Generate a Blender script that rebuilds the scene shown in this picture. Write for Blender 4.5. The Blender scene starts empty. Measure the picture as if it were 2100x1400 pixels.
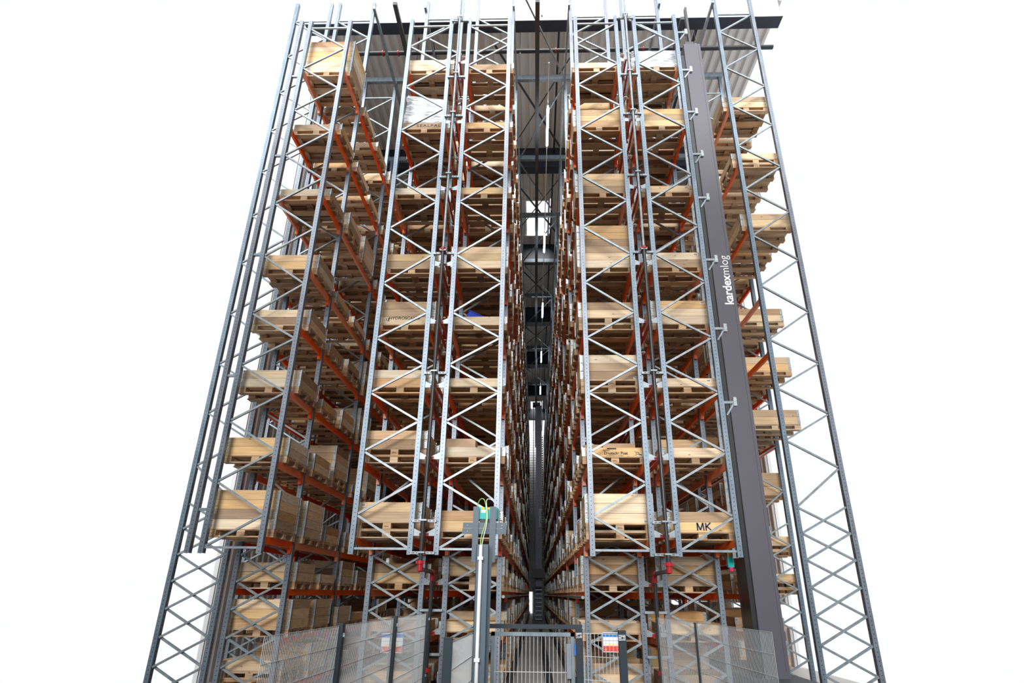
import bpy, bmesh, math, random
from mathutils import Matrix, Vector
random.seed(7)
S = bpy.context.scene
C = S.collection
# ---------------------------------------------------------------- camera, world, exposure
F = 992.5311
PPX, PPY = 1075.0, 900.0
VX = Vector((0.99973193, 0.00263241, -0.02300302))   # world axes seen by the camera (right, down, forward)
VY = Vector((0.0211039, 0.30504723, 0.95210336))
VZ = Vector((0.00952334, -0.95233358, 0.30490991))
CAMH = 1.95
cam_d = bpy.data.cameras.new('camera'); cam = bpy.data.objects.new('camera', cam_d); C.objects.link(cam)
right = Vector((VX[0], VY[0], VZ[0])); up = -Vector((VX[1], VY[1], VZ[1])); back = -Vector((VX[2], VY[2], VZ[2]))
M = Matrix((right, up, back)).transposed().to_4x4(); M.translation = (0, 0, CAMH)
cam.matrix_world = M
cam_d.sensor_fit = 'HORIZONTAL'; cam_d.sensor_width = 36.0
cam_d.lens = F / 2100 * 36; cam_d.shift_x = (1050 - PPX) / 2100; cam_d.shift_y = (PPY - 700) / 2100
cam_d.clip_end = 300
S.camera = cam
S.view_settings.view_transform = 'Standard'; S.view_settings.look = 'None'
S.view_settings.gamma = 1; S.view_settings.exposure = 0.0; S.view_settings.use_curve_mapping = False
w = bpy.data.worlds.new('sky'); S.world = w; w.use_nodes = True
bg = w.node_tree.nodes['Background']; bg.inputs[0].default_value = (0.97, 0.985, 1, 1); bg.inputs[1].default_value = 1.03
sun_d = bpy.data.lights.new('sun', 'SUN'); sun_d.energy = 6.8; sun_d.angle = math.radians(40); sun_d.color = (1, .97, .93)
sun = bpy.data.objects.new('sun', sun_d); C.objects.link(sun); sun.rotation_euler = Vector((0.10, 0.86, -0.50)).to_track_quat('-Z', 'Y').to_euler()
sun.location = (0, -10, 25)

def proj(p):
    v = (VX * p[0] + VY * p[1] + VZ * (p[2] - CAMH))
    if v[2] < .05: return None
    return PPX + F * v[0] / v[2], PPY + F * v[1] / v[2]
def in_view(x0, x1, y0, y1, z0, z1, m=12):
    """is a box of the place inside what the photograph covers, and how large"""
    ps = [proj((x, y, z)) for x in (x0, x1) for y in (y0, y1) for z in (z0, z1)]
    if any(p is None for p in ps): return 0
    a, b = min(p[0] for p in ps), max(p[0] for p in ps); c, d = min(p[1] for p in ps), max(p[1] for p in ps)
    if b < 600 - m or a > 1500 + m or d < 25 - m or c > 1375 + m: return 0
    return (min(b, 1500) - max(a, 600)) * (min(d, 1375) - max(c, 25)) if min(b, 1500) > max(a, 600) and min(d, 1375) > max(c, 25) else 1

# ---------------------------------------------------------------- materials
def nm(name, col, rough=.6, metal=0.0):
    m = bpy.data.materials.new(name); m.use_nodes = True
    p = m.node_tree.nodes['Principled BSDF']
    p.inputs['Base Color'].default_value = (*col, 1); p.inputs['Roughness'].default_value = rough; p.inputs['Metallic'].default_value = metal
    return m
def nd(m, t, **k):
    n = m.node_tree.nodes.new(t)
    for a, b in k.items(): setattr(n, a, b)
    return n
def lk(m, a, b): m.node_tree.links.new(a, b)
def math_(m, op, a, b=None, c=None):
    n = nd(m, 'ShaderNodeMath', operation=op)
    for i, v in enumerate((a, b, c)):
        if v is None: continue
        if isinstance(v, (int, float)): n.inputs[i].default_value = v
        else: lk(m, v, n.inputs[i])
    return n.outputs[0]
def noise_mix(name, c1, c2, scale=(3, 3, 3), rough=.6, metal=0., bump=0., sc=1.0, tone=0.0, detail=3):
    """two tones blended by an object-space noise; tone = spread by object and by the 'tone' attribute"""
    m = nm(name, c1, rough, metal); p = m.node_tree.nodes['Principled BSDF']
    tc = nd(m, 'ShaderNodeTexCoord'); mp = nd(m, 'ShaderNodeMapping'); mp.inputs['Scale'].default_value = scale
    lk(m, tc.outputs['Object'], mp.inputs[0])
    oi = nd(m, 'ShaderNodeObjectInfo'); at = nd(m, 'ShaderNodeAttribute', attribute_name='tone')
    r = math_(m, 'FRACT', math_(m, 'ADD', oi.outputs['Random'], at.outputs['Fac']))
    no = nd(m, 'ShaderNodeTexNoise', noise_dimensions='4D'); no.inputs['Scale'].default_value = sc; no.inputs['Detail'].default_value = detail
    lk(m, mp.outputs[0], no.inputs['Vector']); lk(m, math_(m, 'MULTIPLY', r, 37.0), no.inputs['W'])
    rp = nd(m, 'ShaderNodeValToRGB'); rp.color_ramp.elements[0].position = .32; rp.color_ramp.elements[1].position = .68
    rp.color_ramp.elements[0].color = (*c1, 1); rp.color_ramp.elements[1].color = (*c2, 1)
    lk(m, no.outputs['Fac'], rp.inputs[0]); out = rp.outputs[0]
    if tone:
        hs = nd(m, 'ShaderNodeHueSaturation')
        lk(m, math_(m, 'ADD', math_(m, 'MULTIPLY', r, tone), 1 - tone * .62), hs.inputs['Value'])
        r2 = math_(m, 'FRACT', math_(m, 'MULTIPLY', r, 13.7))
        lk(m, math_(m, 'ADD', math_(m, 'MULTIPLY', r2, .45), .78), hs.inputs['Saturation'])
        lk(m, math_(m, 'ADD', math_(m, 'MULTIPLY', r2, -.018), .509), hs.inputs['Hue'])
        lk(m, out, hs.inputs['Color']); out = hs.outputs[0]
    lk(m, out, p.inputs['Base Color'])
    if bump:
        b = nd(m, 'ShaderNodeBump'); b.inputs['Strength'].default_value = bump; b.inputs['Distance'].default_value = .01
        lk(m, no.outputs['Fac'], b.inputs['Height']); lk(m, b.outputs[0], p.inputs['Normal'])
    return m, p, out
def wood(name, c1, c2, tone, stops):
    m, p, out = noise_mix(name, c1, c2, (1.2, 4, 26), .75, 0, .25, 1.6, tone, 4)
    oi = nd(m, 'ShaderNodeObjectInfo'); at = nd(m, 'ShaderNodeAttribute', attribute_name='tone')
    r = math_(m, 'FRACT', math_(m, 'MULTIPLY', math_(m, 'ADD', oi.outputs['Random'], math_(m, 'MULTIPLY', at.outputs['Fac'], .37)), 7.31))
    rp = nd(m, 'ShaderNodeValToRGB'); cr = rp.color_ramp; cr.elements[0].position = 0; cr.elements[0].color = (*stops[0][1], 1); cr.elements[1].position = stops[-1][0]; cr.elements[1].color = (*stops[-1][1], 1)
    for ps, c in stops[1:-1]: e = cr.elements.new(ps); e.color = (*c, 1)
    lk(m, r, rp.inputs[0]); mu = nd(m, 'ShaderNodeMixRGB', blend_type='MULTIPLY'); mu.inputs[0].default_value = 1
    lk(m, out, mu.inputs[1]); lk(m, rp.outputs[0], mu.inputs[2]); out = mu.outputs[0]
    # knots: sparse dark ovals, part of the timber
    tc = nd(m, 'ShaderNodeTexCoord'); mp = nd(m, 'ShaderNodeMapping'); mp.inputs['Scale'].default_value = (3.2, 5, 7)
    lk(m, tc.outputs['Object'], mp.inputs[0])
    oi = nd(m, 'ShaderNodeObjectInfo'); at = nd(m, 'ShaderNodeAttribute', attribute_name='tone')
    ad = nd(m, 'ShaderNodeVectorMath', operation='ADD'); cb = nd(m, 'ShaderNodeCombineXYZ')
    rr = math_(m, 'MULTIPLY', math_(m, 'ADD', oi.outputs['Random'], at.outputs['Fac']), 50.0)
    lk(m, rr, cb.inputs[0]); lk(m, rr, cb.inputs[2]); lk(m, mp.outputs[0], ad.inputs[0]); lk(m, cb.outputs[0], ad.inputs[1])
    vo = nd(m, 'ShaderNodeTexVoronoi'); vo.inputs['Scale'].default_value = 1.0; lk(m, ad.outputs[0], vo.inputs['Vector'])
    k = nd(m, 'ShaderNodeMapRange'); k.inputs[1].default_value = .05; k.inputs[2].default_value = .11; k.inputs[3].default_value = .75; k.inputs[4].default_value = 0
    lk(m, vo.outputs['Distance'], k.inputs[0])
    mx = nd(m, 'ShaderNodeMixRGB'); mx.inputs[2].default_value = (c1[0] * .25, c1[1] * .18, c1[2] * .15, 1)
    lk(m, k.outputs[0], mx.inputs[0]); lk(m, out, mx.inputs[1]); lk(m, mx.outputs[0], p.inputs['Base Color'])
    return m
M_COLLAR = wood('pine_collar', (.61, .455, .285), (.80, .65, .455), .35, [(0, (1.08, 1.12, 1.22)), (.28, (1.04, 1.04, 1.05)), (.42, (1, .9, .72)), (.62, (.98, .80, .55)), (.72, (.8, .7, .62)), (.85, (.60, .52, .47)), (1, (.46, .39, .36))])
M_PALLET = wood('weathered_pallet_wood', (.38, .25, .155), (.66, .48, .31), .45, [(0, (1, 1, 1)), (.3, (.95, .92, .85)), (.55, (.75, .72, .70)), (.8, (1.15, 1.1, 1.0)), (1, (.6, .56, .54))])
M_GALV = noise_mix('galvanised_steel', (.20, .25, .30), (.30, .36, .42), (5, 5, 2), .42, .45, 0, 3, .12)[0]
M_BRACE = noise_mix('galvanised_brace', (.22, .265, .30), (.32, .375, .41), (5, 5, 5), .4, .4, 0, 2, .1)[0]
M_HINGE = noise_mix('zinc_hinge', (.22, .26, .29), (.60, .65, .68), (14, 14, 40), .35, .5, .4, 2, .1)[0]
M_ORANGE = noise_mix('orange_enamel', (.95, .125, .008), (1.0, .17, .012), (2, 2, 2), .4, 0, 0, 1, .08)[0]
M_RED = nm('red_enamel', (.55, .035, .012), .4)
M_SRED = nm('sprinkler_red', (.36, .010, .018), .35)
M_BLACK = nm('black_pipe', (.022, .025, .03), .35)
M_BLACKM = nm('dark_steel', (.045, .05, .058), .5)
M_MAST = nm('grey_violet_paint', (.078, .078, .102), .42)
M_MASTB = nm('blue_grey_paint', (.12, .125, .21), .4)
M_DARKPOST = nm('anthracite_paint', (.022, .035, .048), .45)
M_BGREY = nm('slate_blue_paint', (.085, .125, .165), .5)
M_WHITE = nm('white_paint', (.82, .84, .86), .45)
M_TEAL = nm('teal_plastic', (.0, .42, .40), .4)
M_YEL = nm('yellow_label', (.8, .52, .02), .5)
M_BLUE = nm('blue_plastic', (.002, .045, .42), .8)
M_SBLUE = nm('sign_blue', (.02, .16, .55), .5)
M_SRD = nm('sign_red', (.62, .06, .05), .5)
M_GREEN = nm('green_cable', (.32, .62, .12), .5)
M_INK = nm('dark_ink', (.03, .025, .03), .8)
M_MK = nm('blue_black_marker', (.03, .045, .08), .8)
M_CARD = noise_mix('cardboard', (.46, .29, .17), (.55, .36, .22), (1, 1, 1), .85, 0, 0, 2, .25)[0]
M_DECK = noise_mix('trapezoidal_deck', (.74, .735, .73), (.80, .795, .79), (.3, .3, .3), .6)[0]
M_NAVY = nm('navy_girder', (.025, .032, .055), .5)
M_GIRD = nm('white_girder', (.80, .82, .88), .5)
M_FLOOR = noise_mix('concrete_floor', (.40, .39, .39), (.50, .485, .485), (.5, .5, .5), .5, 0, .1, 1)[0]
M_WALL = noise_mix('corrugated_cladding', (.50, .52, .54), (.58, .60, .62), (.3, .3, .3), .5, .1)[0]
M_BLOCKER = nm('light_blocker_dark', (.08, .082, .085), .8)  # dark coat of the unseen walls and roof that block light
M_HFLOOR = nm('low_bounce_floor', (.06, .06, .062), .7)
M_EWALL = nm('pale_wall_panel', (.62, .64, .66), .6)
M_CHROME = nm('bright_zinc_tube', (.75, .8, .82), .25, .9)
M_WIRE = nm('galvanised_wire', (.62, .66, .68), .4, .3)
def film():
    m = nm('clear_wrap_film', (.85, .88, .9), .12)
    p = m.node_tree.nodes['Principled BSDF']; p.inputs['Coat Weight'].default_value = .6
    tc = nd(m, 'ShaderNodeTexCoord'); mp = nd(m, 'ShaderNodeMapping'); mp.inputs['Scale'].default_value = (2, 2, 14); mp.inputs['Rotation'].default_value = (.1, .2, 0)
    lk(m, tc.outputs['Object'], mp.inputs[0]); no = nd(m, 'ShaderNodeTexNoise'); no.inputs['Scale'].default_value = 2; no.inputs['Detail'].default_value = 6
    lk(m, mp.outputs[0], no.inputs[0])
    rp = nd(m, 'ShaderNodeValToRGB'); rp.color_ramp.elements[0].color = (.22, .25, .28, 1); rp.color_ramp.elements[1].color = (.72, .76, .79, 1)
    rp.color_ramp.elements[0].position = .38; rp.color_ramp.elements[1].position = .55
    lk(m, no.outputs[0], rp.inputs[0]); lk(m, rp.outputs[0], p.inputs['Base Color'])
    b = nd(m, 'ShaderNodeBump'); b.inputs['Strength'].default_value = .8; b.inputs['Distance'].default_value = .03
    lk(m, no.outputs[0], b.inputs['Height']); lk(m, b.outputs[0], p.inputs['Normal'])
    return m
M_FILM = film()
def lamp_mat():
    m = bpy.data.materials.new('lit_tube'); m.use_nodes = True; p = m.node_tree.nodes['Principled BSDF']
    p.inputs['Emission Color'].default_value = (.85, .93, 1, 1); p.inputs['Emission Strength'].default_value = 50
    return m
M_LAMP = lamp_mat()
M_WARM = lamp_mat(); M_WARM.name = 'warm_lamp'; M_WARM.node_tree.nodes['Principled BSDF'].inputs['Emission Color'].default_value = (1, .8, .4, 1); M_WARM.node_tree.nodes['Principled BSDF'].inputs['Emission Strength'].default_value = 2
def perforated():
    """upright steel with its punched holes: dark dots in rows along the profile"""
    m, p, out = noise_mix('perforated_upright', (.145, .185, .235), (.215, .265, .325), (5, 5, 1), .4, .45, 0, 3, .12)
    tc = nd(m, 'ShaderNodeTexCoord'); sp = nd(m, 'ShaderNodeSeparateXYZ'); lk(m, tc.outputs['Object'], sp.inputs[0])
    sn = nd(m, 'ShaderNodeSeparateXYZ'); lk(m, tc.outputs['Normal'], sn.inputs[0])
    nx = math_(m, 'GREATER_THAN', math_(m, 'ABSOLUTE', sn.outputs[0]), .6)
    dz = math_(m, 'MULTIPLY', math_(m, 'SUBTRACT', math_(m, 'FRACT', math_(m, 'DIVIDE', sp.outputs[2], .075)), .5), .075)
    u1 = math_(m, 'SUBTRACT', math_(m, 'ABSOLUTE', sp.outputs[0]), .0)
    u2 = math_(m, 'SUBTRACT', math_(m, 'ABSOLUTE', math_(m, 'SUBTRACT', sp.outputs[1], .04)), .0)
    u = math_(m, 'ADD', math_(m, 'MULTIPLY', u2, nx), math_(m, 'MULTIPLY', u1, math_(m, 'SUBTRACT', 1, nx)))
    d = math_(m, 'SQRT', math_(m, 'ADD', math_(m, 'MULTIPLY', u, u), math_(m, 'MULTIPLY', dz, dz)))
    hole = math_(m, 'LESS_THAN', d, .0085)
    mx = nd(m, 'ShaderNodeMixRGB'); mx.inputs[2].default_value = (.012, .015, .02, 1)
    lk(m, hole, mx.inputs[0]); lk(m, out, mx.inputs[1]); lk(m, mx.outputs[0], p.inputs['Base Color'])
    return m
M_UP = perforated()

# ---------------------------------------------------------------- mesh helpers
class MB:
    def __init__(s): s.v = []; s.f = []; s.mi = []; s.t = []
    def box(s, x0, x1, y0, y1, z0, z1, mi=0, t=0.0):
        b = len(s.v)
        s.v += [(x0, y0, z0), (x1, y0, z0), (x1, y1, z0), (x0, y1, z0), (x0, y0, z1), (x1, y0, z1), (x1, y1, z1), (x0, y1, z1)]
        for q in ((0, 3, 2, 1), (4, 5, 6, 7), (0, 1, 5, 4), (1, 2, 6, 5), (2, 3, 7, 6), (3, 0, 4, 7)):
            s.f.append(tuple(b + i for i in q)); s.mi.append(mi); s.t.append(t)
        return s
    def poly(s, pts, a, b, mi=0, t=0.0, cap=True):
        """prism: outline pts (list of 3D) swept by vector a->b offset"""
        n = len(pts); i0 = len(s.v); off = Vector(b) - Vector(a)
        for p in pts: s.v.append(tuple(Vector(p)))
        for p in pts: s.v.append(tuple(Vector(p) + off))
        for i in range(n):
            j = (i + 1) % n; s.f.append((i0 + i, i0 + j, i0 + n + j, i0 + n + i)); s.mi.append(mi); s.t.append(t)
        if cap:
            s.f.append(tuple(i0 + i for i in reversed(range(n)))); s.f.append(tuple(i0 + n + i for i in range(n))); s.mi += [mi, mi]; s.t += [t, t]
        return s
    def bar(s, a, b, w, h, mi=0, upv=(0, 1, 0)):
        """rectangular bar from a to b; w across, h along upv"""
        a = Vector(a); b = Vector(b); d = (b - a).normalized(); u = Vector(upv); u = (u - d * u.dot(d)).normalized(); r = d.cross(u)
        pts = [a + r * (sx * w / 2) + u * (sy * h / 2) for sx, sy in ((-1, -1), (1, -1), (1, 1), (-1, 1))]
        return s.poly(pts, a, b, mi)
    def channel(s, a, b, w, h, tk=.004, mi=0, side=1):
        """U profile from a to b in the XZ plane, open along +-Y or sideways"""
        a = Vector(a); b = Vector(b); d = (b - a).normalized(); u = Vector((0, 1, 0)); r = d.cross(u).normalized() * side
        sec = [(-w / 2, 0), (w / 2, 0), (w / 2, tk), (-w / 2 + tk, tk), (-w / 2 + tk, h - tk), (w / 2, h - tk), (w / 2, h), (-w / 2, h)]
        return s.poly([a + r * x + u * y for x, y in sec], a, b, mi)
    def tube(s, a, b, r, n=12, mi=0, r2=None):
        a = Vector(a); b = Vector(b); d = (b - a).normalized(); u = Vector((0, 0, 1)) if abs(d.z) < .9 else Vector((1, 0, 0))
        u = (u - d * u.dot(d)).normalized(); q = d.cross(u); r2 = r if r2 is None else r2; i0 = len(s.v)
        for (c, rr) in ((a, r), (b, r2)):
            for k in range(n):
                t = 2 * math.pi * k / n; s.v.append(tuple(c + (u * math.cos(t) + q * math.sin(t)) * rr))
        for k in range(n):
            j = (k + 1) % n; s.f.append((i0 + k, i0 + j, i0 + n + j, i0 + n + k)); s.mi.append(mi); s.t.append(0)
        s.f.append(tuple(i0 + i for i in reversed(range(n)))); s.f.append(tuple(i0 + n + i for i in range(n))); s.mi += [mi, mi]; s.t += [0, 0]
        return s
    def mesh(s, name, mats, smooth=False, tone=False):
        me = bpy.data.meshes.new(name); me.from_pydata(s.v, [], s.f)
        for m in (mats if isinstance(mats, (list, tuple)) else [mats]): me.materials.append(m)
        me.polygons.foreach_set('material_index', s.mi)
        if tone:
            at = me.attributes.new('tone', 'FLOAT', 'FACE'); at.data.foreach_set('value', s.t)
        if smooth: me.shade_smooth() if hasattr(me, 'shade_smooth') else None
        me.update(); return me
    def obj(s, name, mats, parent=None, **k):
        return mk(name, s.mesh(name, mats, **k), parent)
def mk(name, me, parent=None, loc=(0, 0, 0)):
    o = bpy.data.objects.new(name, me); C.objects.link(o); o.location = loc
    if parent: o.parent = parent
    return o
def tag(o, label, cat, group=None, kind=None):
    if label: o['label'] = label
    if cat: o['category'] = cat
    if group: o['group'] = group
    if kind: o['kind'] = kind
    return o
def thing(name, label, cat, loc=(0, 0, 0), group=None):
    return tag(mk(name, None, None, loc), label, cat, group)
def struct(o): o['kind'] = 'structure'; return o
def as_mesh(t, name):
    dg = bpy.context.evaluated_depsgraph_get(); dg.update()
    me = bpy.data.meshes.new_from_object(t.evaluated_get(dg)); d = t.data
    bpy.data.objects.remove(t); bpy.data.curves.remove(d); me.name = name; return me
def text(name, body, size, mat, parent, loc, rot, offset=0.0, ext=.0015, align='CENTER', sx=1.0, sp=1.0):
    c = bpy.data.curves.new(name, 'FONT'); c.body = body; c.size = size; c.extrude = ext; c.offset = offset
    c.align_x = align; c.align_y = 'CENTER'; c.space_character = sp; c.materials.append(mat)
    t = bpy.data.objects.new(name, c); C.objects.link(t); me = as_mesh(t, name)
    o = mk(name, me, parent, loc); o.rotation_euler = rot; o.scale = (sx, 1, 1); return o

# ---------------------------------------------------------------- layout of the racking
HW = .506                                              # half the distance between the two uprights of a frame
RACKS = {'G': -6.51, 'A': -5.255, 'B': -2.65, 'C': -1.182, 'D': 1.4815, 'E': 2.942, 'F': 5.6}
RN = {'G': 'rack along the left wall', 'A': 'far left rack', 'B': 'left rack', 'C': 'rack left of aisle',
      'D': 'rack right of aisle', 'E': 'right rack', 'F': 'far right rack'}
YF = [8.4, 9.5, 11.8] + [11.8 + 3.1 * k for k in range(1, 14)]
LV = [.26, 1.13, 2.0, 2.87, 4.24, 5.65, 7.03, 8.39, 10.36, 12.31, 14.24]
ORD = ['first', 'second', 'third', 'fourth', 'fifth', 'sixth', 'seventh', 'eighth', 'ninth', 'tenth', 'eleventh', 'twelfth', 'thirteenth', 'fourteenth', 'fifteenth', 'sixteenth']
ZB, ZT1, ZT2 = 2.57, 15.86, 18.4

# ---------------------------------------------------------------- the building shell
def build_shell():
    struct(MB().box(-7.5, 7.8, 11, 56, -.2, 0).obj('floor', M_FLOOR))
    struct(MB().box(-12, 12, -14, 11, -.2, 0).obj('floor_hall', M_HFLOOR))  # unseen floor in front, made dark to cut light bounced upward
    # unseen side and rear walls added around the camera to block low light
    struct(MB().box(-9.3, -9.0, -9, 6.6, 0, 5.4).box(-9.3, -9.0, -9, 4.2, 5.4, 14).obj('wall_blocker_left', M_BLOCKER))
    struct(MB().box(9.0, 9.3, -9, 6.6, 0, 5.4).box(9.0, 9.3, -9, 4.2, 5.4, 14).obj('wall_blocker_right', M_BLOCKER))
    struct(MB().box(-9.3, 9.3, -9.3, -9, 0, 7).obj('wall_blocker_rear', M_BLOCKER))
    m = MB(); y = -9.3                                  # unseen roof added to cut the sky light: closed strips, open gaps
    while y < 4.5: m.box(-9.3, 9.3, y, y + (1.5 if y < -4 else .8), 14, 14.25); y += 2.3
    struct(m.obj('ceiling_blocker', M_BLOCKER))
    # corrugated left wall
    def corr(x, ya, yb, za, zb, pitch=.28, dep=.05, sgn=1):
        m = MB(); y = ya; pts = []
        while y < yb:
            pts += [(x, y), (x + sgn * dep, y + pitch * .15), (x + sgn * dep, y + pitch * .5), (x, y + pitch * .65)]; y += pitch
        for i in range(len(pts) - 1):
            (xa, yy), (xb, yc) = pts[i], pts[i + 1]; b = len(m.v)
            m.v += [(xa, yy, za), (xb, yc, za), (xb, yc, zb), (xa, yy, zb)]; m.f.append((b, b + 1, b + 2, b + 3)); m.mi.append(0); m.t.append(0)
        m.box(x - sgn * .12, x - sgn * .02, ya, yb, za, zb); return m
    struct(corr(-7.35, 11.5, 54, 0, 20.2).obj('wall_left', M_WALL))
    m = corr(7.6, 15.5, 54, 1.72, 20.2, sgn=-1)
    m2 = corr(7.6, 15.5, 54, 0, 1.1, sgn=-1); b = len(m.v); m.v += m2.v; m.f += [tuple(i + b for i in f) for f in m2.f]; m.mi += m2.mi; m.t += m2.t
    struct(m.obj('wall_right', M_WALL))
    e = MB(); e.box(-7.4, -.62, 54, 54.2, 0, 20.2).box(-.12, 7.7, 54, 54.2, 0, 20.2).box(-.62, -.12, 54, 54.2, 2.2, 20.2)
    for k in range(60):
        e.box(-7.3, 7.6, 53.96, 54.0, 2.3 + k * .3, 2.32 + k * .3)
    struct(e.obj('wall_rear', M_EWALL))
    # trapezoidal roof deck, ribs along the aisles, three rooflight openings
    d = MB(); ys = [(10.7, 18.8, 0), (18.8, 21.3, 1), (21.3, 44.5, 0), (44.5, 47.5, 1), (47.5, 48.5, 0), (48.5, 53.8, 2)]  # last opening widened to throw more light on the end wall
    for ya, yb, hole in ys:
        x = -7.3
        while x < 7.6:
            if not (hole == 1 and -.62 <= x < .62 or hole == 2 and -6 < x < 6):
                prof = [(x, 0), (x + .05, .1), (x + .17, .1), (x + .22, 0), (x + .31, 0)]
                for (xa, da), (xb, db) in zip(prof, prof[1:]):
                    b = len(d.v); d.v += [(xa, ya, 20.2 + da), (xb, ya, 20.2 + db), (xb, yb, 20.2 + db), (xa, yb, 20.2 + da)]
                    d.f.append((b, b + 1, b + 2, b + 3)); d.mi.append(0); d.t.append(0)
                d.box(x, x + .31, ya, yb, 20.32, 20.36)
            x += .31
    struct(d.obj('ceiling', M_DECK))
    for i, (ya, yb) in enumerate(((18.8, 21.3), (44.5, 47.5))):
        fr = struct(MB().box(-.68, -.6, ya, yb, 20.12, 20.4).box(.6, .68, ya, yb, 20.12, 20.4).box(-.6, .6, ya, ya + .06, 20.12, 20.4).box(-.6, .6, yb - .06, yb, 20.12, 20.4).obj('window_%d' % (i + 1), M_WHITE))
    # roof girders
    g = thing('roof_girder', 'deep white roof girder crossing above all the racks at the top', 'girder')
    MB().box(-7.3, 7.6, 10.49, 10.53, 19.0, 20.2).obj('web', M_GIRD, g); MB().box(-7.3, 7.6, 10.40, 10.73, 18.98, 19.0).obj('flange', M_NAVY, g)  # navy flange paints in the shade under the white girder
    MB().tube((.17, 10.48, 19.32), (.17, 10.46, 19.32), .028).obj('drain_hole', M_BLACK, g)
    for i, y in enumerate((16.0, 22.0, 28.1, 34.3, 40.5, 46.7)):
        g = thing('roof_girder', 'dark navy roof girder across the aisles, %s behind the white one' % ORD[i], 'girder', group='dark roof girders')
        MB().box(-7.3, 7.6, y, y + .04, 19.05, 20.2).obj('web', M_NAVY, g); MB().box(-7.3, 7.6, y - .15, y + .2, 19.0, 19.05).obj('flange', M_NAVY, g)
    for i, y in enumerate((11.8, 14.94, 17.99, 21.2, 24.25, 27.45, 30.5, 33.6, 36.7)):
        o = MB().box(-7.0, 6.2, y, y + .1, 18.42, 18.45).box(-7.0, 6.2, y, y + .012, 18.45, 18.6).box(-7.0, 6.2, y, y + .1, 18.6, 18.62).obj('portal_beam', M_GALV)
        tag(o, 'galvanised beam tying the rack tops across the aisles, %s from the front' % ORD[i], 'beam', 'portal beams on the rack tops')
    # rails running down the aisles at the rack tops
    def rail(x, w, h, z, ya, yb, m, label, name='top_rail', cat='rail'):
        t = thing(name, label, cat, (x, ya, z))
        MB().box(-w / 2, w / 2, 0, yb - ya, -h / 2, h / 2).obj('rail', m, t); y = 2.3
        while y < 42:
            if name == 'guide_rail': MB().box(-.02, .02, y, y + .04, h / 2, 20.2 - z).obj('hanger', M_BLACKM, t)
            y += 6.2
    rail(.03, .13, .12, 18.0, 9.3, 53, M_BLACKM, 'dark guide rail hanging over the middle of the centre aisle', 'guide_rail')
    rail(-.65, .055, .07, 18.0, 9.4, 53, M_BRACE, 'slim rail along the top of the rack left of aisle')
    rail(.93, .055, .07, 18.0, 9.4, 53, M_BRACE, 'slim rail along the top of the rack right of aisle')
    rail(-4.68, .07, .09, 18.0, 9.4, 53, M_GALV, 'slim rail along the aisle side of the far left rack top')
    rail(-4.05, .12, .12, 18.0, 9.3, 53, M_BLACKM, 'guide rail over the aisle between the two left racks', 'guide_rail')
    rail(-3.2, .06, .08, 18.0, 9.4, 53, M_GALV, 'slim rail along the left side of the left rack top')
    rail(3.5, .06, .08, 18.0, 9.4, 53, M_GALV, 'slim rail along the right side of the right rack top')
    rail(4.27, .12, .12, 18.0, 9.8, 53, M_BLACKM, 'guide rail over the aisle with the near stacker crane', 'guide_rail')
    rail(5.0, .07, .09, 18.0, 9.4, 53, M_GALV, 'slim rail along the aisle side of the far right rack top')
    # wind bracing across the aisles at the rack tops
    k = 0
    for (xa, xb, ce) in ((-.675, .973, 'centre aisle'), (-4.74, -3.15, 'aisle left of the left rack'), (3.45, 5.09, 'aisle right of the right rack')):
        for i in range(0, 9):
            ya = YF[2] + 3.1 * i - 3.0; yb = ya + 3.0
            if i % 2: a, b = (xa, yb, 18.36), (xb, ya, 18.36)
            else: a, b = (xa, ya, 18.36), (xb, yb, 18.36)
            if i == 0 and ce[0] != 'c': continue
            o = MB().bar(a, b, .045, .045, 0, (0, 0, 1)).obj('wind_brace', M_BRACE)
            tag(o, 'diagonal brace at rack tops over the %s, %s from front' % (ce, ORD[i]), 'brace', 'wind braces over the aisles')
    for i, ya in enumerate((11.5, 16.4, 22.4, 28.5)):
        b = thing('roof_bracing', 'dark crossed bracing under the roof deck over the centre aisle, %s pair' % ORD[i], 'bracing')
        MB().bar((-1.4, ya, 19.6), (1.4, ya + 4.6, 19.6), .07, .03, 0, (0, 0, 1)).obj('brace', M_BLACKM, b)
        MB().bar((1.4, ya, 19.55), (-1.4, ya + 4.6, 19.55), .03, .03, 0, (0, 0, 1)).obj('brace', M_BLACKM, b)
    for x, t in ((.72, 'right of the lamp row in the centre aisle'), (-3.6, 'above the left aisle'), (5.3, 'above the far right rack')):
        tag(MB().box(x, x + .07, 10.8, 53, 19.9, 20.05).obj('cable_tray', M_BLACK), 'black cable tray under the roof deck ' + t, 'tray')
    p = thing('sprinkler_main', 'black sprinkler main crossing under the roof behind the white girder', 'pipe')
    MB().tube((-7.2, 11.0, 18.55), (7.5, 11.0, 18.55), .062, 16).obj('pipe', M_BLACK, p, smooth=False)
    for x in (-4.95, -4.45, .62, 3.4): MB().tube((x - .02, 11.0, 18.55), (x + .02, 11.0, 18.55), .085, 16).obj('coupling', M_SRED, p)
    for x in (-.52, 5.1, -2.4): MB().tube((x, 11.0, 18.4), (x, 11.0, 20.2), .012, 6).obj('hanger', M_GALV, p)
    # lamps in the centre aisle
    for i, (ya, yb) in enumerate(((12.3, 13.75), (18.4, 19.6), (24.0, 25.4), (29.8, 31.3), (35.6, 37.1), (41.3, 42.6))):
        l = thing('tube_lamp', 'lit white tube lamp in a row above the centre aisle, %s from the front' % ORD[i], 'lamp', group='tube lamps above the centre aisle')
        MB().tube((.40, ya, 17.75), (.40, yb, 17.75), .038, 10).obj('tube', M_LAMP, l); MB().box(.37, .43, ya - .05, yb + .05, 17.79, 17.84).obj('housing', M_WHITE, l)
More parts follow.
